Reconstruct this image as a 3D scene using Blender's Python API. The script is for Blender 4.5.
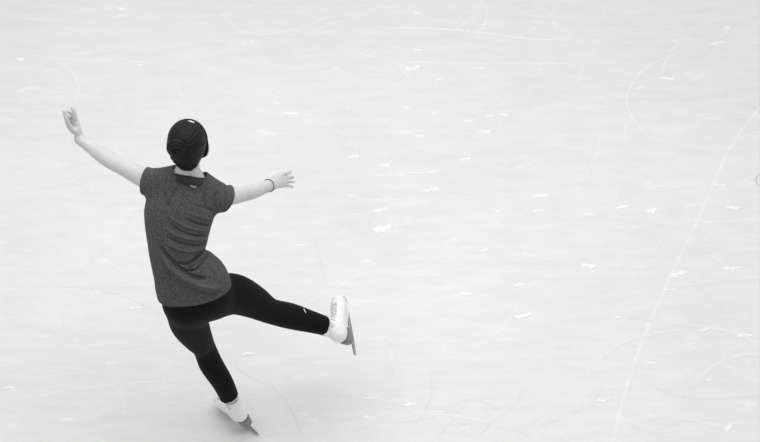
import bpy, math, random
import numpy as np
from mathutils import Vector, Matrix

for _o in list(bpy.data.objects):
    bpy.data.objects.remove(_o)
SC = bpy.context.scene
COL = SC.collection
random.seed(4)
RNG = np.random.default_rng(4)

# ------------------------------------------------------------------ camera
ELEV = math.radians(44.0)
SE, CE = math.sin(ELEV), math.cos(ELEV)
F_PX, DIST = 2205.0, 9.0
CAM = np.array([0.0, 0.0, 7.332])
FWD = np.array([0.0, CE, -SE]); RGT = np.array([1.0, 0.0, 0.0]); UPV = np.array([0.0, SE, CE])
cd = bpy.data.cameras.new('camera'); cam = bpy.data.objects.new('camera', cd); COL.objects.link(cam)
cam.location = CAM; cam.rotation_euler = (math.pi / 2 - ELEV, 0, 0)
cd.sensor_fit = 'HORIZONTAL'; cd.sensor_width = 36.0; cd.lens = F_PX / 760.0 * 36.0
cd.clip_start = 0.5; cd.clip_end = 200
SC.camera = cam

# ------------------------------------------------------------------ light
W = bpy.data.worlds.new('arena'); SC.world = W; W.use_nodes = True
bg = W.node_tree.nodes['Background']
bg.inputs['Color'].default_value = (1, 1, 1, 1); bg.inputs['Strength'].default_value = 0.56
def area(name, loc, size, power, target=(0, 6.5, 0)):
    l = bpy.data.lights.new(name, 'AREA'); l.shape = 'RECTANGLE'; l.size, l.size_y = size; l.energy = power
    o = bpy.data.objects.new(name, l); COL.objects.link(o); o.location = loc
    o.rotation_euler = (Vector(target) - Vector(loc)).to_track_quat('-Z', 'Y').to_euler()
area('unseen_overhead_lamp', (-0.2, 7.3, 4.7), (5.0, 3.6), 142, (-0.2, 7.3, 0))  # added low over the middle so the ice dims towards the frame corners
area('unseen_overhead_lamp', (-5.5, 8.5, 8.0), (7, 4), 45, (-1.0, 7.0, 0))
area('unseen_overhead_lamp', (5.5, 9.0, 8.0), (7, 4), 25, (0.5, 7.0, 0))
SC.view_settings.view_transform = 'Standard'; SC.view_settings.look = 'None'
SC.view_settings.gamma = 1.0; SC.view_settings.use_curve_mapping = False
SC.view_settings.exposure = 0.0

# ------------------------------------------------------------------ helpers
def P(px, py, d=0.0):
    """A point of the scene from its bearing seen by the photographer and its distance beyond the skater's hips."""
    z = DIST + d
    return CAM + z * (FWD + (px - 380) / F_PX * RGT - (py - 221) / F_PX * UPV)
def G(px, py, z=0.0):
    r = FWD + (px - 380) / F_PX * RGT - (py - 221) / F_PX * UPV
    return CAM + r * ((z - CAM[2]) / r[2])
def dirv(x, u, d):
    v = x * RGT + u * UPV + d * FWD
    return v / np.linalg.norm(v)
def nrm(v):
    v = np.asarray(v, float); return v / np.linalg.norm(v)

# ------------------------------------------------------------------ materials (all grey: a black and white photograph)
def new_mat(name, val, rough=0.6, spec=0.4):
    m = bpy.data.materials.new(name); m.use_nodes = True
    b = m.node_tree.nodes['Principled BSDF']
    b.inputs['Base Color'].default_value = (val, val, val, 1)
    b.inputs['Roughness'].default_value = rough
    b.inputs['Specular IOR Level'].default_value = spec
    return m, m.node_tree, b
def noise(nt, scale, detail=3, rough=0.6, vec=None, stretch=None):
    n = nt.nodes.new('ShaderNodeTexNoise')
    n.inputs['Scale'].default_value = scale; n.inputs['Detail'].default_value = detail; n.inputs['Roughness'].default_value = rough
    tc = nt.nodes.new('ShaderNodeTexCoord'); src = tc.outputs['Object']
    if stretch:
        mp = nt.nodes.new('ShaderNodeMapping'); mp.inputs['Scale'].default_value = stretch
        nt.links.new(src, mp.inputs['Vector']); src = mp.outputs['Vector']
    nt.links.new(src, n.inputs['Vector'])
    return n.outputs['Fac']
def ramp(nt, fac, lo, hi, p0=0.3, p1=0.7):
    r = nt.nodes.new('ShaderNodeValToRGB')
    r.color_ramp.elements[0].position = p0; r.color_ramp.elements[0].color = (lo, lo, lo, 1)
    r.color_ramp.elements[1].position = p1; r.color_ramp.elements[1].color = (hi, hi, hi, 1)
    nt.links.new(fac, r.inputs['Fac']); return r.outputs['Color']
def bump(nt, b, fac, dist, strength=0.5):
    n = nt.nodes.new('ShaderNodeBump'); n.inputs['Distance'].default_value = dist; n.inputs['Strength'].default_value = strength
    nt.links.new(fac, n.inputs['Height']); nt.links.new(n.outputs['Normal'], b.inputs['Normal'])
def fabric(name, lo, hi, scale, rough=0.9, bd=0.001, spec=0.15, sheen=0.0):
    m, nt, b = new_mat(name, lo, rough, spec)
    f = noise(nt, scale, 4, 0.7)
    nt.links.new(ramp(nt, f, lo, hi), b.inputs['Base Color']); bump(nt, b, f, bd, 0.6)
    b.inputs['Sheen Weight'].default_value = sheen
    return m
M_SHIRT = fabric('heather_jersey', 0.006, 0.150, 240, sheen=0.05)
M_COLLAR = fabric('ribbed_jersey', 0.022, 0.07, 380)
M_LEG = fabric('stretch_knit', 0.0025, 0.0068, 300, rough=0.75, spec=0.12, sheen=0.03)
M_HAIR, nt, b = new_mat('dark_hair', 0.012, 0.46, 0.24)
f = noise(nt, 60, 4, 0.6, stretch=(3.0, 3.0, 0.35)); nt.links.new(ramp(nt, f, 0.0012, 0.010), b.inputs['Base Color']); bump(nt, b, f, 0.004, 0.9)
M_BAND = fabric('black_fleece', 0.003, 0.007, 250, rough=0.7, spec=0.2)
M_SKIN, nt, b = new_mat('skin', 0.5, 0.55, 0.35)
f = noise(nt, 22, 4, 0.6); nt.links.new(ramp(nt, f, 0.57, 0.67), b.inputs['Base Color'])
b.inputs['Subsurface Weight'].default_value = 0.15; b.inputs['Subsurface Radius'].default_value = (0.006, 0.006, 0.006)
M_BOOT, nt, b = new_mat('white_leather', 0.9, 0.4, 0.4)
f = noise(nt, 45, 3); nt.links.new(ramp(nt, f, 0.82, 0.91), b.inputs['Base Color']); bump(nt, b, f, 0.001, 0.3)
M_LINING = fabric('pale_boot_lining', 0.60, 0.75, 200)
M_SOLE, nt, b = new_mat('stacked_sole', 0.25, 0.5, 0.4)
f = noise(nt, 30, 3, stretch=(1, 1, 8)); nt.links.new(ramp(nt, f, 0.17, 0.30), b.inputs['Base Color'])
M_STEEL, nt, b = new_mat('blade_steel', 0.42, 0.28, 0.5); b.inputs['Metallic'].default_value = 0.9
f = noise(nt, 80, 2); nt.links.new(ramp(nt, f, 0.3, 0.5), b.inputs['Base Color'])
M_LACE = fabric('white_lace', 0.72, 0.86, 500)
M_EYELET, nt, b = new_mat('eyelet_metal', 0.35, 0.3); b.inputs['Metallic'].default_value = 0.8
M_PRINT = fabric('white_print', 0.72, 0.85, 300)
M_BRACELET = fabric('black_elastic', 0.05, 0.10, 400)
M_EYE, _, _ = new_mat('eye_white', 0.75, 0.15); M_IRIS, _, _ = new_mat('iris_dark', 0.01, 0.1); M_LIP = fabric('lips', 0.22, 0.28, 200, rough=0.5)
M_SNOW, nt, b = new_mat('shaved_ice', 0.97, 0.85, 0.15)
f = noise(nt, 160, 4, 0.7); nt.links.new(ramp(nt, f, 0.88, 0.94), b.inputs['Base Color']); bump(nt, b, f, 0.002, 0.5)

# ice: grey-white with sideways resurfacing streaks, fine grain, blade cuts stored as a signed 'cut' attribute
M_ICE, nt, b = new_mat('rink_ice', 0.8, 0.5, 0.25)
def math_node(op, a, c):
    n = nt.nodes.new('ShaderNodeMath'); n.operation = op
    for i, v in enumerate((a, c)):
        if isinstance(v, (int, float)): n.inputs[i].default_value = v
        else: nt.links.new(v, n.inputs[i])
    return n.outputs[0]
streak = noise(nt, 13, 7, 0.68, stretch=(0.34, 1.3, 1)); cloud = noise(nt, 1.1, 4, 0.55); grain = noise(nt, 95, 3, 0.7, stretch=(0.5, 1, 1))
v = math_node('MULTIPLY', math_node('SUBTRACT', streak, 0.5), 0.17)
v = math_node('ADD', v, math_node('MULTIPLY', math_node('SUBTRACT', cloud, 0.5), 0.10))
v = math_node('ADD', v, math_node('MULTIPLY', math_node('SUBTRACT', grain, 0.5), 0.05))
patch = nt.nodes.new('ShaderNodeMapRange'); patch.inputs[1].default_value = 0.60; patch.inputs[2].default_value = 0.78; patch.inputs[4].default_value = 0.13
nt.links.new(noise(nt, 8, 6, 0.65, stretch=(0.6, 1.6, 1)), patch.inputs[0])
v = math_node('ADD', v, patch.outputs[0])
at = nt.nodes.new('ShaderNodeAttribute'); at.attribute_name = 'cut'
v = math_node('ADD', v, math_node('MULTIPLY', at.outputs['Fac'], 0.21))
v = math_node('MINIMUM', math_node('ADD', v, 0.785), 0.97)
cmb = nt.nodes.new('ShaderNodeCombineColor')
for i in range(3): nt.links.new(v, cmb.inputs[i])
nt.links.new(cmb.outputs[0], b.inputs['Base Color']); bump(nt, b, streak, 0.002, 0.25)

# ------------------------------------------------------------------ mesh linking
def link(name, verts, faces, mat, parent=None, smooth=True, origin=None):
    me = bpy.data.meshes.new(name)
    vv = np.asarray(verts, float)
    if origin is not None: vv = vv - origin
    me.from_pydata(vv.tolist(), [], [list(map(int, q)) for q in faces]); me.update()
    if smooth: me.polygons.foreach_set('use_smooth', [True] * len(me.polygons))
    for m in (mat if isinstance(mat, (list, tuple)) else [mat]): me.materials.append(m)
    o = bpy.data.objects.new(name, me); COL.objects.link(o)
    if parent is not None: o.parent = parent
    return o
def loft(rings, close_u=True, caps=True):
    n = len(rings[0]); vs = [p for r in rings for p in r]; fs = []
    for i in range(len(rings) - 1):
        for j in range(n if close_u else n - 1):
            k = (j + 1) % n
            fs.append((i * n + j, i * n + k, (i + 1) * n + k, (i + 1) * n + j))
    if caps:
        fs.append(tuple(range(n))[::-1]); fs.append(tuple((len(rings) - 1) * n + j for j in range(n)))
    return vs, fs
def tube(pts, r, n=8, closed=False):
    pts = [np.asarray(p, float) for p in pts]; rings = []; m = len(pts)
    ref = np.array([0.3, 0.2, 0.93])
    for i, p in enumerate(pts):
        a = pts[(i - 1) % m] if closed or i > 0 else p; c = pts[(i + 1) % m] if closed or i < m - 1 else p
        t = nrm(c - a); s = np.cross(t, ref); s = nrm(s if np.linalg.norm(s) > 1e-3 else np.cross(t, [1, 0, 0])); w = np.cross(s, t)
        rr = r[i] if isinstance(r, (list, tuple)) else r
        rings.append([p + rr * (math.cos(q) * s + math.sin(q) * w) for q in (2 * math.pi * k / n for k in range(n))])
    if closed:
        rings.append(rings[0]); return loft(rings, caps=False)
    return loft(rings)
def merge(parts):
    V, F_ = [], []
    for v, f in parts:
        o = len(V); V += [tuple(p) for p in v]; F_ += [tuple(i + o for i in q) for q in f]
    return V, F_

# ------------------------------------------------------------------ implicit surfaces: one continuous skin out of tapered limbs
class Seg:
    def __init__(s, a, b, ra, rb, u):
        s.a, s.b = np.asarray(a, float), np.asarray(b, float); s.ra, s.rb = np.asarray(ra, float), np.asarray(rb, float)
        s.w = nrm(s.b - s.a); s.L = np.linalg.norm(s.b - s.a)
        u = np.asarray(u, float); u = u - s.w * (u @ s.w); s.u = nrm(u); s.v = np.cross(s.w, s.u)
        R = max(s.ra.max(), s.rb.max()); s.lo = np.minimum(s.a, s.b) - R; s.hi = np.maximum(s.a, s.b) + R
    def __call__(s, p):
        d = p - s.a; t = d @ s.w; tc = np.clip(t, 0, s.L); k = (tc / s.L)[:, None]
        r = s.ra * (1 - k) + s.rb * k; e = t - tc; rm = r.min(axis=1)
        x = d @ s.u; y = d @ s.v
        X = x / r[:, 0]; Y = y / r[:, 1]; Z = e / rm
        k0 = np.sqrt(X * X + Y * Y + Z * Z) + 1e-9
        k1 = np.sqrt((X / r[:, 0]) ** 2 + (Y / r[:, 1]) ** 2 + (Z / rm) ** 2) + 1e-9
        return np.where(k0 < 0.05, -rm * 0.95, k0 * (k0 - 1) / k1)
class Ell:
    def __init__(s, c, r, axes):
        s.c = np.asarray(c, float); s.r = np.asarray(r, float); s.A = np.array([nrm(a) for a in axes])
        R = s.r.max(); s.lo = s.c - R; s.hi = s.c + R
    def __call__(s, p):
        q = (p - s.c) @ s.A.T; k0 = np.linalg.norm(q / s.r, axis=1) + 1e-9; k1 = np.linalg.norm(q / s.r ** 2, axis=1) + 1e-9
        return np.where(k0 < 0.05, -s.r.min() * 0.95, k0 * (k0 - 1) / k1)
def catmull(keys, n):
    keys = np.asarray(keys, float); out = []; m = len(keys)
    for i in range(m - 1):
        p0, p1, p2, p3 = keys[max(i - 1, 0)], keys[i], keys[i + 1], keys[min(i + 2, m - 1)]
        for k in range(n):
            t = k / n
            out.append(0.5 * (2 * p1 + (p2 - p0) * t + (2 * p0 - 5 * p1 + 4 * p2 - p3) * t * t + (3 * p1 - p0 - 3 * p2 + p3) * t ** 3))
    out.append(keys[-1]); return np.array(out)
def chain(keys, u=(1, 0, 0), n=4):
    """keys: (point, r_lateral, r_depth); a tapering limb whose sections share their ends"""
    rows = [list(p) + [r1, r2] for p, r1, r2 in keys]
    c = catmull(rows, n) if len(rows) > 2 else np.array(rows)
    return [Seg(c[i][:3], c[i + 1][:3], c[i][3:], c[i + 1][3:], u) for i in range(len(c) - 1)]
def smin(a, b, k):
    h = np.clip(0.5 + 0.5 * (b - a) / k, 0, 1); return b * (1 - h) + a * h - k * h * (1 - h)
class Field:
    def __init__(s, groups): s.groups = groups           # [(list of primitives, blend radius)]
    def __call__(s, p):
        lo, hi = p.min(axis=0), p.max(axis=0); res = np.full(len(p), 0.35)
        for prims, k in s.groups:
            g = None
            for q in prims:
                if np.any(q.lo - 0.09 > hi) or np.any(q.hi + 0.09 < lo): continue
                d = q(p); g = d if g is None else np.minimum(g, d)
            if g is not None: res = smin(res, g, k)
        return res
def surface(fn, lo, hi, h, relax=3):
    """surface nets over the blocks of space the surface crosses"""
    B = 8; lo = np.asarray(lo, float); nb = np.ceil((np.asarray(hi) - lo) / (h * B)).astype(int)
    idx = np.stack(np.meshgrid(*[np.arange(n) for n in nb], indexing='ij'), -1).reshape(-1, 3)
    act = []
    cen = lo + (idx + 0.5) * h * B
    for i in range(0, len(idx), 24):
        act.append(np.abs(fn(cen[i:i + 24])) < h * B * 0.87 + 0.03)
    idx = idx[np.concatenate(act)]
    loc = np.stack(np.meshgrid(*[np.arange(B + 1)] * 3, indexing='ij'), -1)
    vk, vp, quads = [], [], []
    OFF = 1 << 20
    key = lambda c: (c[..., 0].astype(np.int64) * OFF + c[..., 1]) * OFF + c[..., 2]
    for i in range(0, len(idx), 12):
        ii = idx[i:i + 12]; g = ii[:, None, None, None, :] * B + loc[None]
        v = fn((lo + g.reshape(-1, 3) * h)).reshape(g.shape[:-1])
        neg = v < 0
        if neg.all() or not neg.any(): continue
        cnt = np.zeros((len(ii), B, B, B)); acc = np.zeros((len(ii), B, B, B, 3))
        sl = lambda o: tuple([slice(None)] + [slice(k, k + B) for k in o])
        for ax in range(3):
            o1, o2 = [a for a in range(3) if a != ax]
            for d1 in (0, 1):
                for d2 in (0, 1):
                    s0 = [0, 0, 0]; s0[o1] = d1; s0[o2] = d2; s1 = list(s0); s1[ax] = 1
                    a, c = v[sl(s0)], v[sl(s1)]; x = (a < 0) != (c < 0)
                    t = np.where(x, a / np.where(x, a - c, 1), 0)
                    q = np.zeros(a.shape + (3,)); q[..., 0] += s0[0]; q[..., 1] += s0[1]; q[..., 2] += s0[2]; q[..., ax] += t
                    cnt += x; acc += q * x[..., None]
            a = v[sl([0, 0, 0])]; s1 = [0, 0, 0]; s1[ax] = 1; c = v[sl(s1)]
            x = (a < 0) != (c < 0); w = np.argwhere(x)
            if len(w):
                base = g[:, :B, :B, :B][x]; e1 = np.zeros(3, int); e2 = np.zeros(3, int); e1[(ax + 1) % 3] = 1; e2[(ax + 2) % 3] = 1
                qd = np.stack([key(base + OFF // 4), key(base - e1 + OFF // 4), key(base - e1 - e2 + OFF // 4), key(base - e2 + OFF // 4)], 1)
                flip = ~(a[x] < 0); qd[flip] = qd[flip][:, ::-1]; quads.append(qd)
        m = cnt > 0
        cell = g[:, :B, :B, :B][m]; vk.append(key(cell + OFF // 4)); vp.append(lo + (cell + acc[m] / cnt[m][:, None]) * h)
    vk = np.concatenate(vk); vp = np.concatenate(vp); qd = np.concatenate(quads)
    o = np.argsort(vk); vk, vp = vk[o], vp[o]
    f = np.searchsorted(vk, qd).clip(0, len(vk) - 1); ok = (vk[f] == qd).all(axis=1); f = f[ok]
    e = np.concatenate([f[:, [0, 1]], f[:, [1, 2]], f[:, [2, 3]], f[:, [3, 0]]])
    deg = np.bincount(e[:, 0], minlength=len(vp)) + np.bincount(e[:, 1], minlength=len(vp)); deg = np.maximum(deg, 1)[:, None]
    for it in range(relax * 2):
        s = np.zeros_like(vp)
        for k in range(3):
            s[:, k] = np.bincount(e[:, 0], vp[e[:, 1], k], len(vp)) + np.bincount(e[:, 1], vp[e[:, 0], k], len(vp))
        vp = vp + (0.5 if it % 2 == 0 else -0.52) * (s / deg - vp)
    return vp, f
def vnormals(v, f):
    n = np.cross(v[f[:, 2]] - v[f[:, 0]], v[f[:, 3]] - v[f[:, 1]]); out = np.zeros_like(v)
    for k in range(4):
        for c in range(3): out[:, c] += np.bincount(f[:, k], n[:, c], len(v))
    return out / (np.linalg.norm(out, axis=1)[:, None] + 1e-12)

# ------------------------------------------------------------------ the ice
X0, X1, Y0, Y1 = -7.0, 7.0, 1.0, 15.0
NX = 28
iv, iff, cut = [], [], []
for j in range(NX + 1):
    for i in range(NX + 1):
        iv.append((X0 + (X1 - X0) * i / NX, Y0 + (Y1 - Y0) * j / NX, 0.0)); cut.append(0.0)
for j in range(NX):
    for i in range(NX):
        a = j * (NX + 1) + i; iff.append((a, a + 1, a + NX + 2, a + NX + 1))
LAYER = [0.0]
def score(pts, width, strength, ends=True, rough=0.35):
    """a blade cut: a hair-thin ridge of scraped ice along a path on the floor"""
    c = catmull([list(p) for p in pts], 10)
    LAYER[0] += 0.000002; n = len(c); base = len(iv); jit = random.random() * 9
    for i in range(n):
        t = nrm((c[min(i + 1, n - 1)] - c[max(i - 1, 0)])); s = np.array([-t[1], t[0], 0])
        fade = min(1, i / 5, (n - 1 - i) / 5) if ends else 1
        st = strength * fade * (1 - rough + rough * math.sin(i * 1.7 + jit) * math.sin(i * 0.61 + jit))
        for q, w in ((-1, 0.0), (-0.3, 1.0), (0.3, 1.0), (1, 0.0)):
            p = c[i] + s * q * width; iv.append((p[0], p[1], 0.00025 + LAYER[0])); cut.append(st * w)
    for i in range(n - 1):
        for k in range(3):
            a = base + i * 4 + k; iff.append((a, a + 1, a + 5, a + 4))
def cuts(pix, width, strength, rough=0.35):
    score([G(*p) for p in pix], width, strength, rough=rough)
for pix, w, s in [
    ([(370, 27), (440, 29), (485, 33), (520, 38), (570, 41)], .007, .75), ([(345, 50), (390, 60), (440, 63), (520, 63), (590, 64)], .006, .55),
    ([(0, 52), (60, 58), (150, 66)], .006, .2), ([(52, 60), (68, 68), (78, 84), (76, 102)], .008, .3), ([(175, 78), (180, 92), (186, 104)], .007, .4),
    ([(684, 52), (655, 62), (636, 78), (627, 96), (631, 116), (650, 138)], .005, .62), ([(627, 118), (625, 135), (629, 152)], .005, .45),
    ([(772, 93), (760, 107.5), (730, 148), (698, 220), (668, 281), (640, 347), (624, 396), (612, 445)], .010, .36),
    ([(250, 36), (290, 30), (330, 16), (350, 0)], .006, .45), ([(300, 36), (340, 22), (370, 12), (385, -4)], .005, .4), ([(215, 6), (235, 26), (250, 40)], .006, .3),
    ([(477, -4), (487, 10), (484, 26), (470, 32)], .006, .45), ([(440, 36), (470, 20), (482, 2)], .005, .4), ([(520, 36), (545, 20), (562, 0)], .007, .5), ([(530, 0), (548, 14), (556, 26)], .005, .35),
    ([(600, 0), (606, 16), (620, 24), (660, 20), (680, -3)], .005, .25), ([(380, 20), (398, 12), (430, 4), (450, 8)], .005, .4), ([(376, 60), (420, 62), (500, 66)], .005, .5),
    ([(380, 172), (415, 173), (450, 171)], .006, .55), ([(560, 192), (585, 175), (598, 150), (600, 132)], .007, .22), ([(600, 215), (615, 198), (620, 180)], .006, .2), ([(380, 100), (420, 96), (455, 88)], .006, .3),
    ([(190, 105), (230, 108), (260, 100)], .006, .35), ([(415, 138), (440, 132), (455, 136), (470, 146)], .005, .35), ([(505, 78), (530, 70), (570, 74)], .006, .25), ([(650, 94), (690, 82), (722, 58)], .008, .3),
    ([(640, 170), (660, 182), (668, 205)], .005, .2), ([(430, 242), (450, 258), (462, 266)], .004, .5), ([(380, 252), (440, 262), (470, 258)], .006, .25), ([(655, 250), (662, 238), (674, 234), (690, 238)], .005, .3),
    ([(375, 335), (390, 352), (400, 382)], .005, .25), ([(470, 352), (500, 330), (520, 302)], .010, .22), ([(395, 270), (430, 264), (470, 272)], .006, .3),
    ([(0, 300), (60, 286), (130, 282), (170, 290)], .005, .15), ([(20, 400), (70, 390), (120, 384), (180, 380)], .007, .35), ([(0, 390), (50, 376), (110, 372)], .005, .3), ([(60, 345), (120, 352), (190, 338)], .006, .25),
    ([(100, 366), (118, 388), (126, 410)], .005, .3), ([(30, 330), (75, 322), (130, 330)], .005, .25), ([(690, 222), (725, 222), (760, 218)], .006, .35), ([(640, 252), (700, 246), (760, 252)], .005, .25),
    ([(10, 110), (60, 104), (110, 96)], .007, .25), ([(90, 24), (150, 8), (200, 3)], .006, .25), ([(0, 14), (40, 20), (90, 18)], .006, .2), ([(330, 190), (370, 200), (430, 196)], .008, .3), ([(300, 205), (345, 214), (400, 210)], .007, .3),
]:
    cuts(pix, w, s)
# thin grey cuts, darker than the ice around them
for pix, w, s in [
    ([(230, 362), (248, 376), (268, 386)], .0035, -.45), ([(262, 376), (283, 398), (298, 424), (304, 442)], .003, -.42), ([(268, 358), (266, 372), (258, 388)], .003, -.0),
    ([(38, 285), (80, 288), (125, 297), (165, 317)], .003, -.34), ([(312, 232), (320, 258), (326, 282)], .003, -.3), ([(432, 372), (430, 400), (415, 425)], .004, -.32), ([(380, 424), (430, 418), (470, 400), (505, 412)], .003, -.28),
    ([(476, 440), (495, 420), (515, 405), (523, 390)], .003, -.32), ([(400, 404), (410, 412), (430, 414), (448, 408)], .003, -.3), ([(455, 425), (475, 422), (500, 408)], .003, -.25), ([(522, 438), (545, 425), (585, 410)], .003, -.35),
    ([(560, 415), (590, 405), (602, 385)], .003, -.2), ([(436, 442), (452, 420), (470, 402)], .0035, -.3), ([(515, 442), (530, 425), (560, 405)], .003, -.3), ([(640, 380), (690, 398), (760, 396)], .003, -.2), ([(655, 430), (700, 420), (750, 428)], .0025, -.3),
    ([(60, 296), (65, 330), (80, 352)], .0025, -.15), ([(380, 8), (384, 20), (388, 26)], .002, -.1), ([(400, 5), (398, 14), (385, 20)], .002, -.1),
]:
    cuts(pix, w * 1.15, s * 1.35)
for _ in range(90):                                             # faint everyday scuffs
    c = G(random.uniform(-20, 780), random.uniform(-15, 460)); a = random.gauss(0, 0.5); L = random.uniform(.06, .32); k = random.gauss(0, .35)
    d1 = np.array([math.cos(a), math.sin(a), 0]); d2 = np.array([-d1[1], d1[0], 0])
    score([c - d1 * L, c + d2 * k * L * .5, c + d1 * L], random.uniform(.004, .012), random.choice((1, 1, 1, 1, -.4)) * random.uniform(.08, .28))
cr = G(771, 181)                                                  # painted ring at the edge of the view
score([cr + .072 * np.array([math.cos(q), math.sin(q), 0]) for q in np.linspace(0, 2 * math.pi, 25)], .006, -1.0, ends=False, rough=0.1)
floor = link('floor', iv, iff, M_ICE, smooth=False)
atr = floor.data.attributes.new('cut', 'FLOAT', 'POINT'); atr.data.foreach_set('value', cut)
floor['kind'] = 'structure'; floor['label'] = 'scratched pale ice of the skating rink'

# ------------------------------------------------------------------ crumbs of shaved ice
def clump(name, px, py, wpx, hpx, label=None, tilt=0.0, lumps=5):
    c = G(px, py); sc = 1.0 / (F_PX / np.linalg.norm(c - CAM)); lx = wpx * sc / 2; ly = hpx * sc / SE / 2
    parts = []
    for k in range(lumps):
        t = (k / max(lumps - 1, 1) - 0.5) * 1.3
        ox = t * lx + random.gauss(0, .1) * lx; oy = math.tan(tilt) * ox + random.gauss(0, .25) * ly
        rx = lx * random.uniform(.4, .6); ry = ly * random.uniform(.5, .8); rz = random.uniform(.12, .2) * min(rx, ry) + .001; ja = random.random() * 6; jb = random.random() * 6
        nu, nv = 14, 4; vs = []; fs = []
        for j in range(nv):
            ph = j / nv * math.pi / 2
            for i in range(nu):
                th = 2 * math.pi * i / nu; w = 1 + .16 * math.sin(2 * th + ja) + .12 * math.sin(3 * th + jb)
                vs.append((ox + rx * w * math.cos(th) * math.cos(ph), oy + ry * w * math.sin(th) * math.cos(ph), rz * math.sin(ph) + (-.001 if j == 0 else .0015)))
        vs.append((ox, oy, rz))
        for j in range(nv - 1):
            for i in range(nu): fs.append((j * nu + i, j * nu + (i + 1) % nu, (j + 1) * nu + (i + 1) % nu, (j + 1) * nu + i))
        for i in range(nu): fs.append(((nv - 1) * nu + i, (nv - 1) * nu + (i + 1) % nu, nv * nu))
        parts.append((vs, fs))
    vs, fs = merge(parts)
    if label is None: return [(x + c[0], y + c[1], z) for x, y, z in vs], fs
    o = link(name, vs, fs, M_SNOW); o.location = (c[0], c[1], 0)
    o['label'] = label; o['category'] = 'ice shavings'; o['group'] = 'clumps of shaved ice on the rink'
    return o
for px, py, w, h, tl, lab in [
    (381, 230, 18, 8, .35, 'pile of white ice shavings straight above the raised skate, in the photo middle'),
    (680, 274, 17, 5, .45, 'longest streak of white ice shavings, lying across the long diagonal blade line'),
    (589, 266, 15, 5, -.05, 'oval clump of white ice shavings left of the long diagonal blade line'),
    (523, 316, 13, 5, .25, 'oval clump of ice shavings right of the raised skate, level with its ankle'),
    (466, 294, 12, 5, .2, 'dull wide clump of ice shavings right of the raised skate, level with its toe'),
    (651, 363, 9, 3, -.1, 'small bright speck of ice shavings beside the lower part of the diagonal line'),
    (733, 208, 11, 4, -.15, 'small bright pile of ice shavings nearest the grey ring mark'),
    (623, 207, 12, 4, .2, 'clump of ice shavings with a twin close to its right'),
    (651, 211, 10, 5, .4, 'clump of ice shavings with a twin close to its left'),
    (669, 79, 14, 3, -.1, 'thin dash of ice shavings inside the large curved blade scratch'),
    (504, 115, 9, 4, -.4, 'bright clump of ice shavings high in the middle, among small specks'),
    (385, 165, 12, 4, .05, 'clump of ice shavings at the start of a short straight scrape'),
    (21, 59, 7, 3, .1, 'small white speck of ice shavings above the raised hand, by the left edge'),
    (729, 428, 8, 6, .8, 'pale clump of ice shavings in the bottom right corner'),
]:
    clump('ice_shavings', px, py, w, h, lab, tl)
crumbs = []
for px, py, w, h in [(732, 268, 15, 4), (745, 335, 12, 4), (702, 184, 5, 2), (720, 185, 10, 3), (718, 43, 14, 3), (727, 28, 6, 3), (439, 79, 8, 3), (413, 68, 14, 5), (418, 50, 8, 3), (480, 104, 6, 2), (468, 121, 10, 3), (490, 116, 9, 3), (486, 132, 14, 3),
                     (420, 136, 9, 3), (430, 172, 14, 2), (413, 173, 4, 2), (464, 160, 12, 3), (541, 196, 15, 4), (498, 211, 7, 3), (538, 211, 12, 3), (479, 68, 14, 2), (484, 250, 8, 3), (418, 13, 8, 3), (618, 318, 5, 3), (704, 330, 8, 3), (498, 338, 7, 2),
                     (604, 400, 14, 3), (670, 290, 12, 2), (691, 344, 12, 2), (710, 380, 6, 2), (290, 114, 14, 5), (276, 103, 8, 3), (353, 157, 10, 4), (140, 65, 5, 2), (121, 9, 10, 3), (248, 354, 14, 4), (369, 418, 12, 4), (372, 398, 14, 3), (366, 262, 8, 3),
                     (8, 388, 12, 3), (95, 292, 10, 2), (135, 308, 12, 3), (300, 245, 10, 3), (540, 64, 5, 2), (590, 215, 10, 3), (380, 210, 16, 4), (430, 190, 16, 3), (520, 285, 12, 3), (410, 405, 14, 4), (440, 412, 12, 3)]:
    crumbs.append(clump('', px, py, w, h, None, random.uniform(-.1, .3), 3))
for _ in range(110):
    crumbs.append(clump('', random.uniform(-10, 770), random.uniform(-5, 450), random.uniform(1.5, 5), random.uniform(1, 2.2), None, random.uniform(-.2, .4), 1))
vs, fs = merge(crumbs)
o = link('snow_crumbs', vs, fs, M_SNOW); o['kind'] = 'stuff'; o['label'] = 'fine white ice crumbs scattered all over the rink'; o['category'] = 'ice crumbs'

# ------------------------------------------------------------------ the skater: joints
HIP = P(198, 300, .00); HIP_L = P(186, 306, .02); KNEE_L = P(204, 347.5, .30); ANK_L = P(234, 408, .50)
# the standing foot: its runner touches the ice
def frame(t, up):
    t = nrm(t); up = nrm(up - t * (up @ t)); return np.array([np.cross(t, up), t, up]).T     # columns right, toe, up
RL = frame(np.array([-.67, .74, 0.0]), np.array([-.22, -.30, .93]))
SKS = .92; ANK_LOC = np.array([0, .060, .165]) * SKS
runner = lambda y: max(0, .1575 * (y - .10) ** 2)
for _ in range(4):
    low = min((ANK_L - RL @ ANK_LOC + RL @ (np.array([q * .0021, y, runner(y)]) * SKS))[2] for y in np.linspace(-.045, .22, 40) for q in (-1, 1))
    ANK_D = (ANK_L - CAM) @ FWD - DIST + low / .76; ANK_L = P(234, 408, ANK_D)
print('ankle depth', ANK_D, low)
HIP_R = P(214, 297, .05); KNEE_R = P(270, 310.8, .24); ANK_R = P(334, 328.5, .39)
C7 = P(188, 180, -.12)
SH_L = P(158, 184, -.10); EL_L = P(113, 162, .05); WR_L = P(80, 139.5, .17)
SH_R = P(217, 198, -.08); EL_R = P(247, 193, .12); WR_R = P(271, 184.8, .29)
HEAD = P(188, 144.2, -.21)
yaw = math.radians(-5)
FH = nrm([-math.sin(yaw), math.cos(yaw), -.06]); RH = nrm(np.cross(FH, [0, 0, 1])); UH = np.cross(RH, FH)
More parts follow.
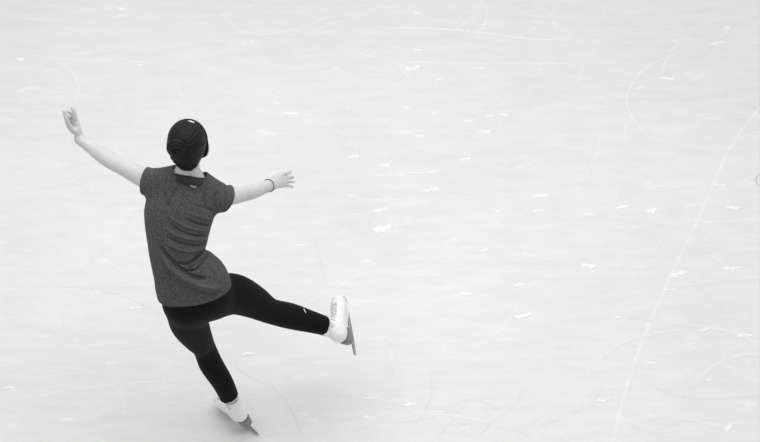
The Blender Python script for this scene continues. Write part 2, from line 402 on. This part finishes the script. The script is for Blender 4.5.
def H(r, f_, u): return HEAD + r * RH + f_ * FH + u * UH
BASE = G(252, 434); BASE[2] = 0.0

legs_L = chain([(HIP_L, .080, .084), (P(189, 322, .12), .076, .078), (P(196.5, 336, .21), .060, .062), (KNEE_L, .0445, .048), (P(211, 364, .36), .046, .050), (P(223.5, 384, .43), .0405, .042), (ANK_L, .033, .034)], n=6)
legs_R = chain([(HIP_R, .085, .088), (P(233, 294, .11), .081, .080), (P(252, 301, .18), .067, .066), (KNEE_R, .049, .052), (P(290, 316, .30), .0500, .052), (P(310, 321.5, .345), .043, .043), (ANK_R, .032, .033)], u=(0, 0, 1), n=6)
slim = lambda ch: [Seg(k.a, k.b, k.ra * w0, k.rb * w1, k.u) for k, w0, w1 in zip(ch, np.interp(np.arange(len(ch)), [0, len(ch) * .78, len(ch)], [.97, .94, .68]), np.interp(np.arange(1, len(ch) + 1), [0, len(ch) * .78, len(ch)], [.97, .94, .68]))]
PEL = chain([(P(196, 284, -.02), .130, .095), (P(198, 297, .00), .130, .100)], n=1)
torso = chain([(P(196, 292, -.01), .125, .092), (P(184, 262, -.045), .098, .070), (P(179.5, 240, -.07), .095, .066), (P(180, 215, -.085), .115, .072), (P(185, 196, -.10), .105, .070), (C7, .062, .055)], n=3)
should = chain([(SH_L, .043, .043), (P(187, 186, -.10), .045, .045), (SH_R, .043, .043)], u=(0, 1, 0), n=3)
neck = chain([(P(188, 182, -.11), .054, .050), (P(188, 170, -.14), .046, .047), (H(0, -.02, -.05), .046, .05)], n=2)
arm_L = chain([(SH_L, .046, .046), (P(138, 175, -.04), .0385, .040), (P(122, 166.5, .02), .034, .0345), (EL_L, .0335, .034), (P(103, 155.5, .085), .0335, .033), (P(90, 146.5, .135), .026, .0255), (WR_L, .0235, .021)], u=(0, 1, 0), n=3)
arm_R = chain([(SH_R, .045, .045), (P(231, 196, .02), .037, .037), (EL_R, .032, .033), (P(255, 190.5, .175), .032, .032), (P(264, 187.3, .24), .027, .026), (WR_R, .0255, .022)], u=(0, 1, 0), n=3)

# hands: palm and five fingers of their own
def hand(wrist, knuckles, wside, fingers, thumb, r0):
    c = sum(knuckles[1:3]) / 2; hw = np.linalg.norm(knuckles[0] - knuckles[3]) / 2 + r0 * 0.7
    palm = chain([(wrist, .022, .018), ((wrist * .55 + c * .45), hw * .9, .015), (c, hw, .012)], u=wside, n=3)
    fs = []
    for kn, pts, rr in fingers:
        keys = [(kn * .75 + c * .25, rr * 1.05, rr * 1.05), (kn, rr * 1.08, rr * 1.08)] + [(p, rr * (1 - .09 * (i + 1)), rr * (1 - .09 * (i + 1))) for i, p in enumerate(pts)]
        fs.append(chain(keys, u=(.3, .5, .8), n=2))
    th = chain([(p, r, r) for p, r in thumb], u=(.3, .5, .8), n=2)
    return palm, fs, th
KL = [P(75.4, 119.0, .135), P(76.0, 120.8, .160), P(75.9, 123.6, .182), P(75.2, 126.6, .200)]
handL = hand(P(79.5, 138, .17), KL, KL[0] - KL[3], [
    (KL[0], [P(74.6, 113.5, .12), P(73.2, 109.8, .112), P(72.2, 107.8, .11)], .0098),
    (KL[1], [P(72.8, 115.2, .145), P(69.8, 112.6, .135), P(67.6, 111.2, .128)], .0098),
    (KL[2], [P(71.6, 119.2, .165), P(68.4, 117.4, .155), P(66.2, 116.6, .15)], .0092),
    (KL[3], [P(72.0, 123.6, .19), P(69.6, 121.8, .182), P(67.8, 121.0, .178)], .0082)],
    [(P(76, 132, .15), .014), (P(70.2, 127.5, .12), .0118), (P(66.3, 119.0, .095), .0092), (P(64.2, 111.0, .085), .0082)], .009)
KR = [P(280.5, 174.8, .345), P(283.3, 178.4, .36), P(284.3, 182.0, .36), P(283.4, 185.3, .35)]
handR = hand(P(271.5, 184.3, .29), KR, KR[0] - KR[3], [
    (KR[0], [P(285, 173.4, .375), P(288, 172.6, .39), P(290, 172.0, .40)], .0102),
    (KR[1], [P(287.6, 177.6, .39), P(290.6, 177.3, .405), P(292.8, 177.2, .412)], .0090),
    (KR[2], [P(288.4, 181.5, .385), P(291.3, 181.6, .40), P(293.6, 181.8, .405)], .0085),
    (KR[3], [P(287.3, 185.3, .37), P(290.2, 186.0, .38), P(292.6, 186.7, .385)], .0075)],
    [(P(273, 180, .31), .013), (P(277, 177, .345), .0115), (P(281, 176.5, .385), .0098), (P(284.5, 177.5, .41), .0082)], .009)

skull = [Ell(H(0, -.008, .022), (.070, .089, .083), (RH, FH, UH))]
face = chain([(H(0, .022, -.005), .062, .062), (H(0, .038, -.06), .052, .045), (H(0, .058, -.095), .024, .022)], u=RH, n=2)
nose = chain([(H(0, .086, .004), .008, .008), (H(0, .100, -.030), .013, .012)], u=RH, n=1)
brow = chain([(H(-.032, .072, .014), .013, .009), (H(.032, .072, .014), .013, .009)], u=UH, n=1)
lips = chain([(H(-.017, .078, -.064), .006, .006), (H(0, .085, -.064), .009, .008), (H(.017, .078, -.064), .006, .006)], u=UH, n=2)
ear = lambda s: [Ell(H(s * .073, -.002, -.022), (.009, .020, .030), (RH * s + FH * -.3, FH, UH))]
feet = lambda A, t, up: chain([(A - up * .025, .021, .022), (A - up * .04 + t * .05, .021, .018), (A - up * .056 + t * .11, .022, .010)], n=2)

shinL = nrm(KNEE_L - ANK_L); shinR = nrm(KNEE_R - ANK_R)
tR = dirv(-.17, .90, .33); RR = frame(tR, dirv(-.50, .20, -.80))
OL = ANK_L - RL @ ANK_LOC; OR = ANK_R - RR @ ANK_LOC

bodyF = Field([(torso, .02), (PEL, .04), (slim(legs_L), .045), (slim(legs_R), .035), (should, .04), (neck, .03), (arm_L, .025), (arm_R, .025),
               (handL[0], .012), (handL[1][0], .003), (handL[1][1], .003), (handL[1][2], .003), (handL[1][3], .003), (handL[2], .006),
               (handR[0], .012), (handR[1][0], .003), (handR[1][1], .003), (handR[1][2], .003), (handR[1][3], .003), (handR[2], .006),
               (skull, .02), (face, .03), (nose, .012), (brow, .012), (lips, .008), (ear(1), .006), (ear(-1), .006),
               (feet(ANK_L, RL[:, 1], RL[:, 2]), .02), (feet(ANK_R, RR[:, 1], RR[:, 2]), .02)])
allp = [q for g, _ in bodyF.groups for q in g]
blo = np.min([q.lo for q in allp], axis=0) - .02; bhi = np.max([q.hi for q in allp], axis=0) + .02
v, f = surface(bodyF, blo, bhi, .0032, 2)
person = link('person', v, f, M_SKIN, origin=BASE); person.location = BASE
person['label'] = 'person in grey t-shirt and black leggings gliding on one white skate, arms outstretched'; person['category'] = 'person'
def part(name, verts, faces, mat, parent=None, smooth=True):
    return link(name, verts, faces, mat, parent or person, smooth, origin=BASE)

# ------------------------------------------------------------------ leggings
legF = Field([(torso[:4], .02), (PEL, .04), (legs_L, .045), (legs_R, .035)])
pel_n = dirv(.16, -.86, .48)
cutL = ANK_L + shinL * .068; cutR = ANK_R + shinR * .042
def leggings(p):
    d = legF(p) - .0045
    d = np.maximum(d, (P(190, 272, -.03) - p) @ pel_n)
    kL = (cutL - p) @ shinL; kL = np.where(np.linalg.norm(p - cutL, axis=1) < .12, kL, -1)
    kR = (cutR - p) @ shinR; kR = np.where(np.linalg.norm(p - cutR, axis=1) < .12, kR, -1)
    return np.maximum(d, np.maximum(kL, kR))
q = PEL + legs_L + legs_R
v, f = surface(leggings, np.min([k.lo for k in q], axis=0) - .03, np.max([k.hi for k in q], axis=0) + .03, .005, 9)
leg = part('leggings', v, f, M_LEG)

# ------------------------------------------------------------------ t-shirt
sh_t = chain([(P(185, 190, -.105), .098, .066), (P(181, 205, -.10), .138, .094), (P(178.5, 222, -.09), .133, .094), (P(178, 236, -.085), .122, .092), (P(177.5, 249, -.072), .112, .092), (P(181, 265.5, -.05), .112, .098),
              (P(191, 279.5, -.026), .147, .112), (P(195, 291, -.005), .151, .120), (P(200, 316, .04), .150, .122)], n=4)
side_L = chain([(P(165, 214, -.09), .078, .085), (P(168.5, 250, -.065), .074, .085), (P(175, 285, -.02), .074, .095), (P(181, 312, .03), .074, .098)], n=4)
sl_L = chain([(SH_L * .6 + SH_R * .4, .062, .062), (SH_L, .058, .060), (P(143.5, 180, -.055), .057, .062), (P(130, 172, .0), .054, .064)], u=UPV, n=3)
sl_R = chain([(SH_R * .6 + SH_L * .4, .062, .062), (SH_R, .058, .060), (P(226.5, 198.5, -.02), .054, .055), (P(238, 196, .06), .052, .052)], u=UPV, n=3)
yoke = chain([(P(160, 181, -.105), .042, .05), (P(188, 179, -.115), .062, .060), (P(215, 193, -.09), .044, .05)], u=(0, 1, 0), n=3)
shF = Field([(sh_t, .02), (side_L, .025), (sl_L, .035), (sl_R, .035), (yoke, .03)])
cS_L = P(145.3, 182.5, -.05); nS_L = dirv(-46, 9, 8); cS_R = P(222.5, 202, .0); nS_R = nrm(dirv(.78, -.42, .45))
hem_c = P(194, 291, -.005)
neck_ax = dirv(.20, .97, -.12); neck_c = P(189, 176.5, -.125)
def shirt(p):
    d = shF(p); d = np.maximum(d, -(d + .0075))
    d = np.maximum(d, (p - hem_c) @ pel_n)
    kl = np.where(np.linalg.norm(p - cS_L, axis=1) < .16, (p - cS_L) @ nS_L, -1)
    kr = np.where(np.linalg.norm(p - cS_R, axis=1) < .16, (p - cS_R) @ nS_R, -1)
    q = p - neck_c; h = q @ neck_ax; r = np.linalg.norm(q - h[:, None] * neck_ax, axis=1)
    hole = np.minimum(np.maximum(r - .053, -(h + .05)), np.maximum(r - .069, -h))
    return np.maximum(np.maximum(d, -hole), np.maximum(kl, kr))
q = sh_t + sl_L + sl_R + yoke
v, f = surface(shirt, np.min([k.lo for k in q], axis=0) - .02, np.max([k.hi for k in q], axis=0) + .02, .0036, 2)
n = vnormals(v, f)
def to_pix(v):
    d = v - CAM; z = d @ FWD
    return np.stack([380 + F_PX * (d @ RGT) / z, 221 - F_PX * (d @ UPV) / z], 1)
folds = [  # pulled folds of the back panel: path, half width and height in metres (as they lie across the back)
    ([(160, 247), (168, 258), (180, 269), (193, 277), (206, 279)], .012, -.020), ([(163, 256), (172, 268), (186, 279), (204, 287), (221, 288)], .016, .016),
    ([(206, 248), (198, 257), (188, 264), (176, 263)], .009, -.008), ([(208, 252), (203, 262), (195, 270), (184, 271)], .008, -.008), ([(205, 251), (198, 260), (188, 267)], .007, .007),
    ([(206, 243), (195, 246), (180, 243), (165, 236)], .008, -.007), ([(206, 239), (194, 240), (178, 236), (164, 228)], .007, .006), ([(207, 236), (196, 236), (182, 232), (168, 223)], .007, -.006),
    ([(209, 231), (198, 230), (184, 226), (170, 217)], .008, .006), ([(210, 226), (198, 224), (184, 219)], .007, -.006), ([(206, 247), (194, 251), (180, 250), (166, 243)], .007, .006), ([(212, 220), (200, 217), (188, 213)], .008, .004),
    ([(160, 205), (163, 235), (168, 262), (172, 300)], .003, -.0022), ([(215, 212), (206, 208), (196, 206)], .008, -.005), ([(165, 190), (166, 200), (170, 208)], .008, -.005), ([(178, 186), (172, 195), (168, 206)], .007, -.005),
    ([(208, 188), (204, 198), (206, 208)], .007, -.004), ([(217, 190), (214, 200), (215, 210)], .008, -.004), ([(158, 178), (158, 190), (157, 202)], .007, -.004), ([(152, 176), (150, 188), (148, 200)], .006, .003),
    ([(209, 268), (214, 274), (216, 282)], .008, -.004), ([(222, 272), (226, 279), (225, 284)], .008, .004), ([(163, 297), (178, 301), (196, 301), (212, 296), (226, 285)], .0022, -.002),
]
ep = .0015; g = np.stack([shF(v + ep * e) - shF(v - ep * e) for e in np.eye(3)], 1); n = g / (np.linalg.norm(g, axis=1)[:, None] + 1e-12)   # outward of the cloth, both faces
px = to_pix(v); facing = np.clip(-(n @ FWD) * 2.2 - .1, 0, 1); disp = np.zeros(len(v))
for path, w, a in folds:
    c = catmull(path, 6); wp = w * 245; best = np.full(len(v), 1e9); tt = np.zeros(len(v))
    near = (px[:, 0] > c[:, 0].min() - 12) & (px[:, 0] < c[:, 0].max() + 12) & (px[:, 1] > c[:, 1].min() - 12) & (px[:, 1] < c[:, 1].max() + 12)
    ni = np.where(near)[0]; q = px[ni]; b_ = best[ni]; t_ = tt[ni]
    for i in range(len(c) - 1):
        d = c[i + 1] - c[i]; L2 = d @ d; t = np.clip(((q - c[i]) @ d) / L2, 0, 1); ds = np.linalg.norm(q - c[i] - t[:, None] * d, axis=1)
        m = ds < b_; b_ = np.where(m, ds, b_); t_ = np.where(m, (i + t) / (len(c) - 1), t_)
    fade = np.clip(np.minimum(t_, 1 - t_) * 5 + .15, 0, 1)
    disp[ni] += a * 1.5 * fade * np.exp(-(b_ / (wp * .62)) ** 2)
v = v + n * (np.clip(disp, -.013, .03) * facing)[:, None]
tee = part('t_shirt', v, f, M_SHIRT)

def outward(fn, p, d, far=.16, step=.0015):
    """first place where a walk from p against d meets the surface fn"""
    s = np.arange(0, far, step); q = p + np.outer(far - s, d); val = fn(q); k = np.argmax(val < 0)
    return q[k]
# collar: a ribbed band round the neck
cc = neck_c + neck_ax * .001; a1 = nrm(RGT - neck_ax * (neck_ax @ RGT)); a2 = np.cross(neck_ax, a1); rings = []
for k in range(64):
    th = 2 * math.pi * k / 64; rad = a1 * math.cos(th) + a2 * math.sin(th)
    o = cc + rad * (.0635 + .003 * math.cos(th)) ; ring = []
    for dr, dh in ((.0085, -.022), (.0085, -.010), (.002, .007), (-.003, .0085), (-.005, .004), (-.001, -.022)):
        ring.append(o + rad * dr + neck_ax * dh)
    rings.append(ring)
rings.append(rings[0]); vs, fs = loft(rings, caps=False)
part('collar', vs, fs, M_COLLAR, tee)
# small white print under the collar: a short row of upright strokes
prs = []
for k in range(5):
    ctr = outward(shF, P(191.7 + k * 1.35, 186.2 + k * .22, -.12), -FWD)
    w, h = .0017, .0038; x = nrm(RGT - UPV * .22); u = UPV; z = -FWD
    for dx, dy, ww, hh in ((-.0012, 0, .0013, h), (.0008, (-1) ** k * .0022, .0020, .0014)):
        c = ctr + x * dx + u * dy
        vs = [c + x * sx * ww + u * sy * hh + z * sz for sz in (-.003, .0016) for sx, sy in ((-1, -1), (1, -1), (1, 1), (-1, 1))]
        prs.append((vs, [(3, 2, 1, 0), (4, 5, 6, 7), (0, 1, 5, 4), (1, 2, 6, 5), (2, 3, 7, 6), (3, 0, 4, 7)]))
vs, fs = merge(prs); o = part('printed_logo', vs, fs, M_PRINT, tee, False); o['label'] = 'tiny white print below the collar'
# legging mark near the raised shin
mk = []
cl = catmull([(303.8, 308.2), (304.6, 309.6), (305.5, 311.2), (306.4, 312.6)], 4)
pts = [outward(lambda p: legF(p) - .0045, P(x, y, .33), -FWD) - FWD * .0006 for x, y in cl]
vs, fs = tube(pts, [0.0008 + .0018 * math.sin(math.pi * min(1, (i + .6) / len(pts))) for i in range(len(pts))], 8)
o = part('printed_logo', vs, fs, M_PRINT, leg); o['label'] = 'small white slanted mark on the shin'

# ------------------------------------------------------------------ head: hair, bun, headband, eyes
hairE = Ell(H(0, -.014, .024), (.0785, .093, .087), (RH, FH, UH))
nape = chain([(H(0, -.060, -.010), .056, .040), (H(.002, -.057, -.050), .043, .030), (H(.006, -.052, -.074), .027, .018)], u=RH, n=3)
hairF = Field([([hairE], .02), (nape, .03)])
bunc = H(-.026, -.106, .062)
def hair_fn(p):
    d = hairF(p); q = p - HEAD; fr = q @ FH; u = q @ UH
    face_cut = (fr - .030) * .9 - (u - .05) * .45
    return np.maximum(d, face_cut)
v, f = surface(hair_fn, HEAD - .17, HEAD + .17, .0034, 3)
n = vnormals(v, f); q = v - bunc; ang = np.arctan2(q @ RH, q @ UH)
v = v + n * (0.0009 * np.sin(ang * 30 + 3 * np.sin(q @ UH * 60)))[:, None]              # combed strands gathered to the bun
hair = part('hair', v, f, M_HAIR)
rings = []; 
for k in range(130):                                                                    # bun: a coiled rope of hair
    t = k / 129; th = t * 2 * math.pi * 3.2; rr = .030 * (1 - t) ** .7 + .003
    rings.append(bunc + RH * rr * math.cos(th) + UH * rr * math.sin(th) * 1.1 - FH * (.026 * t))
vs1, fs1 = tube(rings, [.0105 - .002 * (i / 129) for i in range(130)], 10)
E = Ell(bunc, (.030, .020, .033), (RH, FH, UH)); v2, f2 = surface(E, bunc - .06, bunc + .06, .004, 2)
vs, fs = merge([(vs1, fs1), (v2, f2)])
part('hair_bun', vs, fs, M_HAIR, hair)
bandE = Ell(H(0, -.012, .022), (.0815, .096, .0895), (RH, FH, UH)); lobes = [Ell(H(s * .067, -.010, -.016), (.014, .024, .030), (RH, FH, UH)) for s in (1, -1)]
bandF = Field([([bandE], .02), (lobes, .02)])
def band_fn(p):
    q = p - HEAD; s = (q @ FH) * .93 - (q @ UH) * .37 - .004; r = np.abs(q @ RH)
    return np.maximum(np.maximum(bandF(p), np.abs(s) - .019 - .10 * np.clip(r - .05, 0, 1)), -.048 - q @ UH)
v, f = surface(band_fn, HEAD - .16, HEAD + .16, .0036, 2)
band = part('headband', v, f, M_BAND)
c0 = outward(bandF, H(.010, .030, .05), nrm(UH * .94 - FH * .3 + RH * .12)); z = nrm(UH - FH * .1); mk = []
x = nrm(RH - z * (RH @ z)); u = np.cross(z, x)
for k, (dx, dy, w, h) in enumerate([(-.010, .001, .0035, .004), (-.001, -.001, .0042, .0035), (.008, -.003, .0035, .0028)]):
    c = c0 + x * dx + u * dy - z * abs(dx) * .1
    mk.append(([c + x * sx * w + u * sy * h + z * sz for sz in (-.004, .0018) for sx, sy in ((-1, -1), (1, -1), (1, 1), (-1, 1))], [(3, 2, 1, 0), (4, 5, 6, 7), (0, 1, 5, 4), (1, 2, 6, 5), (2, 3, 7, 6), (3, 0, 4, 7)]))
vs, fs = merge(mk); part('printed_logo', vs, fs, M_PRINT, band, False)
for s in (1, -1):
    E = Ell(H(s * .031, .0725, -.006), (.0115, .010, .0065), (RH, FH, UH)); v, f = surface(E, E.c - .02, E.c + .02, .002, 1); e = part('eye', v, f, M_EYE)
    E = Ell(H(s * .031, .0812, -.006), (.0044, .0022, .0046), (RH, FH, UH)); v, f = surface(E, E.c - .01, E.c + .01, .0012, 1); part('iris', v, f, M_IRIS, e)
    vs, fs = tube([H(s * .016, .087, .012), H(s * .030, .086, .017), H(s * .046, .074, .012)], [.002, .0032, .0015], 6); part('eyebrow', vs, fs, M_HAIR)
vs, fs = tube([H(-.018, .083, -.064), H(-.006, .093, -.062), H(0, .093, -.0635), H(.006, .093, -.062), H(.018, .083, -.064)], [.0015, .004, .004, .004, .0015], 8); part('lips', vs, fs, M_LIP)
# bracelet on the right wrist
wa = nrm(WR_R - P(262, 188, .23)); b1 = nrm(np.cross(wa, [0, 0, 1])); b2 = np.cross(wa, b1); bc = P(268.6, 185.6, .272)
ring = [bc + (b1 * math.cos(q) * .0275 + b2 * math.sin(q) * .0275) for q in np.linspace(0, 2 * math.pi, 36, endpoint=False)]
vs, fs = tube(ring, .0017, 8, True); part('bracelet', vs, fs, M_BRACELET)

# ------------------------------------------------------------------ skates (local: x right, y toe, z up, runner bottom at z = 0)
def skate(R, O, shin_w, plant):
    sh = R.T @ shin_w
    zb = lambda y: .094 - .024 * np.clip((y - .05) / .09, 0, 1) ** 1.0 * 1.0             # underside of the boot, high at the heel
    foot = chain([((0, .036, .128), .033, .036), ((0, .08, .120), .033, .042), ((0, .135, .103), .037, .037), ((0, .185, .092), .040, .029), ((0, .218, .086), .030, .020)], n=4)
    a0 = np.array([0, .052, .140])
    shaft = chain([(a0, .034, .043), (a0 + sh * .05, .034, .041), (a0 + sh * .105, .041, .044), (a0 + sh * .18, .045, .047)], n=3)
    bf = Field([(foot, .02), (shaft, .035)])
    topc = a0 + sh * .088
    def fn(p):
        d = bf(p); d = np.maximum(d, zb(p[:, 1]) - p[:, 2])
        k = (p - topc) @ sh + .28 * (p[:, 1] - topc[1]) * -1.0
        d = np.maximum(d, k)
        q = p - a0; h = q @ sh; r = np.linalg.norm((q - h[:, None] * sh), axis=1)
        return np.maximum(d, -np.maximum(r - .033, -(h - .045)))
    v, f = surface(fn, (-.09, -.09, .05), (.09, .27, .33), .0036, 2)
    o = link('ice_skate', v, f, M_BOOT, person)
    o.matrix_local = Matrix.Translation(Vector(O - BASE)) @ Matrix(R.tolist()).to_4x4() @ Matrix.Scale(SKS, 4)
    # sole with heel block
    hw = lambda y: .030 + .009 * math.exp(-((y - .165) / .05) ** 2) - .004 * math.exp(-((y - .10) / .03) ** 2)
    ys = np.linspace(-.002, .242, 50); rings = []
    for y in ys:
        w = hw(y) * math.sqrt(max(0.02, 1 - max(0, (.03 - y) / .033) ** 2)) * math.sqrt(max(.02, 1 - max(0, (y - .19) / .0535) ** 2))
        top = float(zb(np.array(y))) + .002; bot = .0545 if y < .066 else (.0545 + (top - .008 - .0545) * min(1, (y - .066) / .012))
        if y > .125: bot = top - .012
        if .078 <= y <= .125: bot = top - .008 - .004 * (y - .078) / .047
        rings.append([(w, y, top), (-w, y, top), (-w * .93, y, bot), (w * .93, y, bot)])
    vs, fs = loft(rings); nr = len(rings); split = int(np.argmax(ys > .070))
    vs1, fs1 = loft(rings[:split + 1]); vs2, fs2 = loft(rings[split:])
    link('heel', vs1, fs1, M_SOLE, o, False); link('sole', vs2, fs2, M_BOOT, o, False)
    # blade
    def prism(poly, th):
        m = len(poly); vs = [(s * th, y, z) for s in (-1, 1) for y, z in poly]
        return vs, [tuple(range(m)), tuple(range(2 * m - 1, m - 1, -1))] + [(i, i + m, (i + 1) % m + m, (i + 1) % m) for i in range(m)]
    rock = lambda y: .0 + .45 * (y - .10) ** 2 * .35
    yy = np.linspace(-.043, .225, 30)
    low = [(y, rock(y)) for y in yy]; pick = [(.232, .003), (.233, .010), (.240, .011), (.239, .018), (.246, .020), (.243, .030), (.236, .033)]
    up_ = [(y, .024 + .002 * math.sin(y * 20)) for y in yy[::-1]]
    low[0] = (-.046, .009)
    parts = [prism(low + pick + up_, .0021),
             prism([(.008, .020), (.052, .020), (.058, .053), (.002, .053)], .0025), prism([(.118, .022), (.150, .022), (.146, .058), (.124, .058)], .0025), prism([(.185, .024), (.236, .026), (.212, .058), (.176, .058)], .0025)]
    def plate(y0, y1, z, w):
        return ([(s * w, y, z + d) for d in (-.002, .002) for s, y in ((-1, y0), (1, y0), (1, y1), (-1, y1))], [(3, 2, 1, 0), (4, 5, 6, 7), (0, 1, 5, 4), (1, 2, 6, 5), (2, 3, 7, 6), (3, 0, 4, 7)])
    parts += [plate(.002, .060, .0535, .019), plate(.118, .222, .0575, .024)]
    vs, fs = merge(parts); link('blade', vs, fs, M_STEEL, o, False)
    # tongue, laces, eyelets
    ft = outward
    path = [((0, .188, .10), (0, .25, 1)), ((0, .172, .10), (0, .35, 1)), ((0, .154, .11), (0, .45, 1)), ((0, .136, .115), (0, .6, 1)), ((0, .118, .125), (0, .7, .9)), ((0, .10, .14), (0, .85, .7)), ((0, .07, .16), (0, 1, .4))]
    fwd_s = nrm(np.array([0, 1, 0]) - sh * sh[1])
    path += [(a0 + sh * h, fwd_s) for h in (.05, .068, .082)]
    rows = []
    for c, d in path:
        c = np.asarray(c, float); d = nrm(d); r = []
        for s in (-1, 0, 1):
            e = nrm(d + np.array([s * .42, 0, 0])); r.append(ft(bf, c, e, .12, .001) + e * .0014)
        rows.append(r)
    lc = []
    for i in range(len(rows) - 1):
        for s in (0, 2):
            a, m, c = rows[i][s], (rows[i][1] + rows[i + 1][1]) / 2, rows[i + 1][2 - s]
            lc.append(tube(catmull([a, m + nrm(m - np.array([0, .09, .09])) * .0012, c], 4), .0021, 6))
    top = rows[-1][1]; side = R.T @ np.array([1.0, 0, 0])
    for s in (1, -1):
        lc.append(tube(catmull([top, top + fwd_s * .012 + np.array([s * .014, 0, .006]), top + fwd_s * .010 + np.array([s * .024, 0, -.004]), top + fwd_s * .002 + np.array([s * .008, 0, -.003])], 5), .0018, 6))
    vs, fs = merge(lc); link('laces', vs, fs, M_LACE, o)
    ey = []
    for r in rows:
        for s in (0, 2):
            c = r[s]; dd = nrm(c - np.array([0, c[1] * .8, c[2] * .75 + .02])); x = nrm(np.cross(dd, [0, 1, .3])); y = np.cross(dd, x)
            ey.append(tube([c + (x * math.cos(q) + y * math.sin(q)) * .0034 for q in np.linspace(0, 2 * math.pi, 10, endpoint=False)], .0011, 5, True))
    vs, fs = merge(ey); link('eyelets', vs, fs, M_EYELET, o)
    tg = []
    for i, h in enumerate((.055, .08, .10, .118)):
        rr = []
        for dr in (.0, .006):
            for s in (np.linspace(-1, 1, 9) if dr == 0 else np.linspace(1, -1, 9)):
                e = nrm(fwd_s + np.array([s * .55 * (1 if i < 3 else .8), 0, 0])); rr.append(a0 + sh * (h - (.006 * s * s if i == 3 else 0)) + e * (.037 + dr + .004 * i))
        tg.append(rr)
    vs, fs = loft(tg); link('tongue', vs, fs, M_LINING, o)
    return o
sk = skate(RL, OL, shinL, True); sk['label'] = 'skate standing on the ice'
sk = skate(RR, OR, shinR, False); sk['label'] = 'raised skate held out to the side'
for nm, pt in (('head', HEAD), ('hipL', HIP_L), ('kneeL', KNEE_L), ('ankL', ANK_L), ('kneeR', KNEE_R), ('ankR', ANK_R), ('C7', C7), ('elL', EL_L), ('wrL', WR_L), ('wrR', WR_R)):
    print(nm, np.round(pt - BASE, 3))
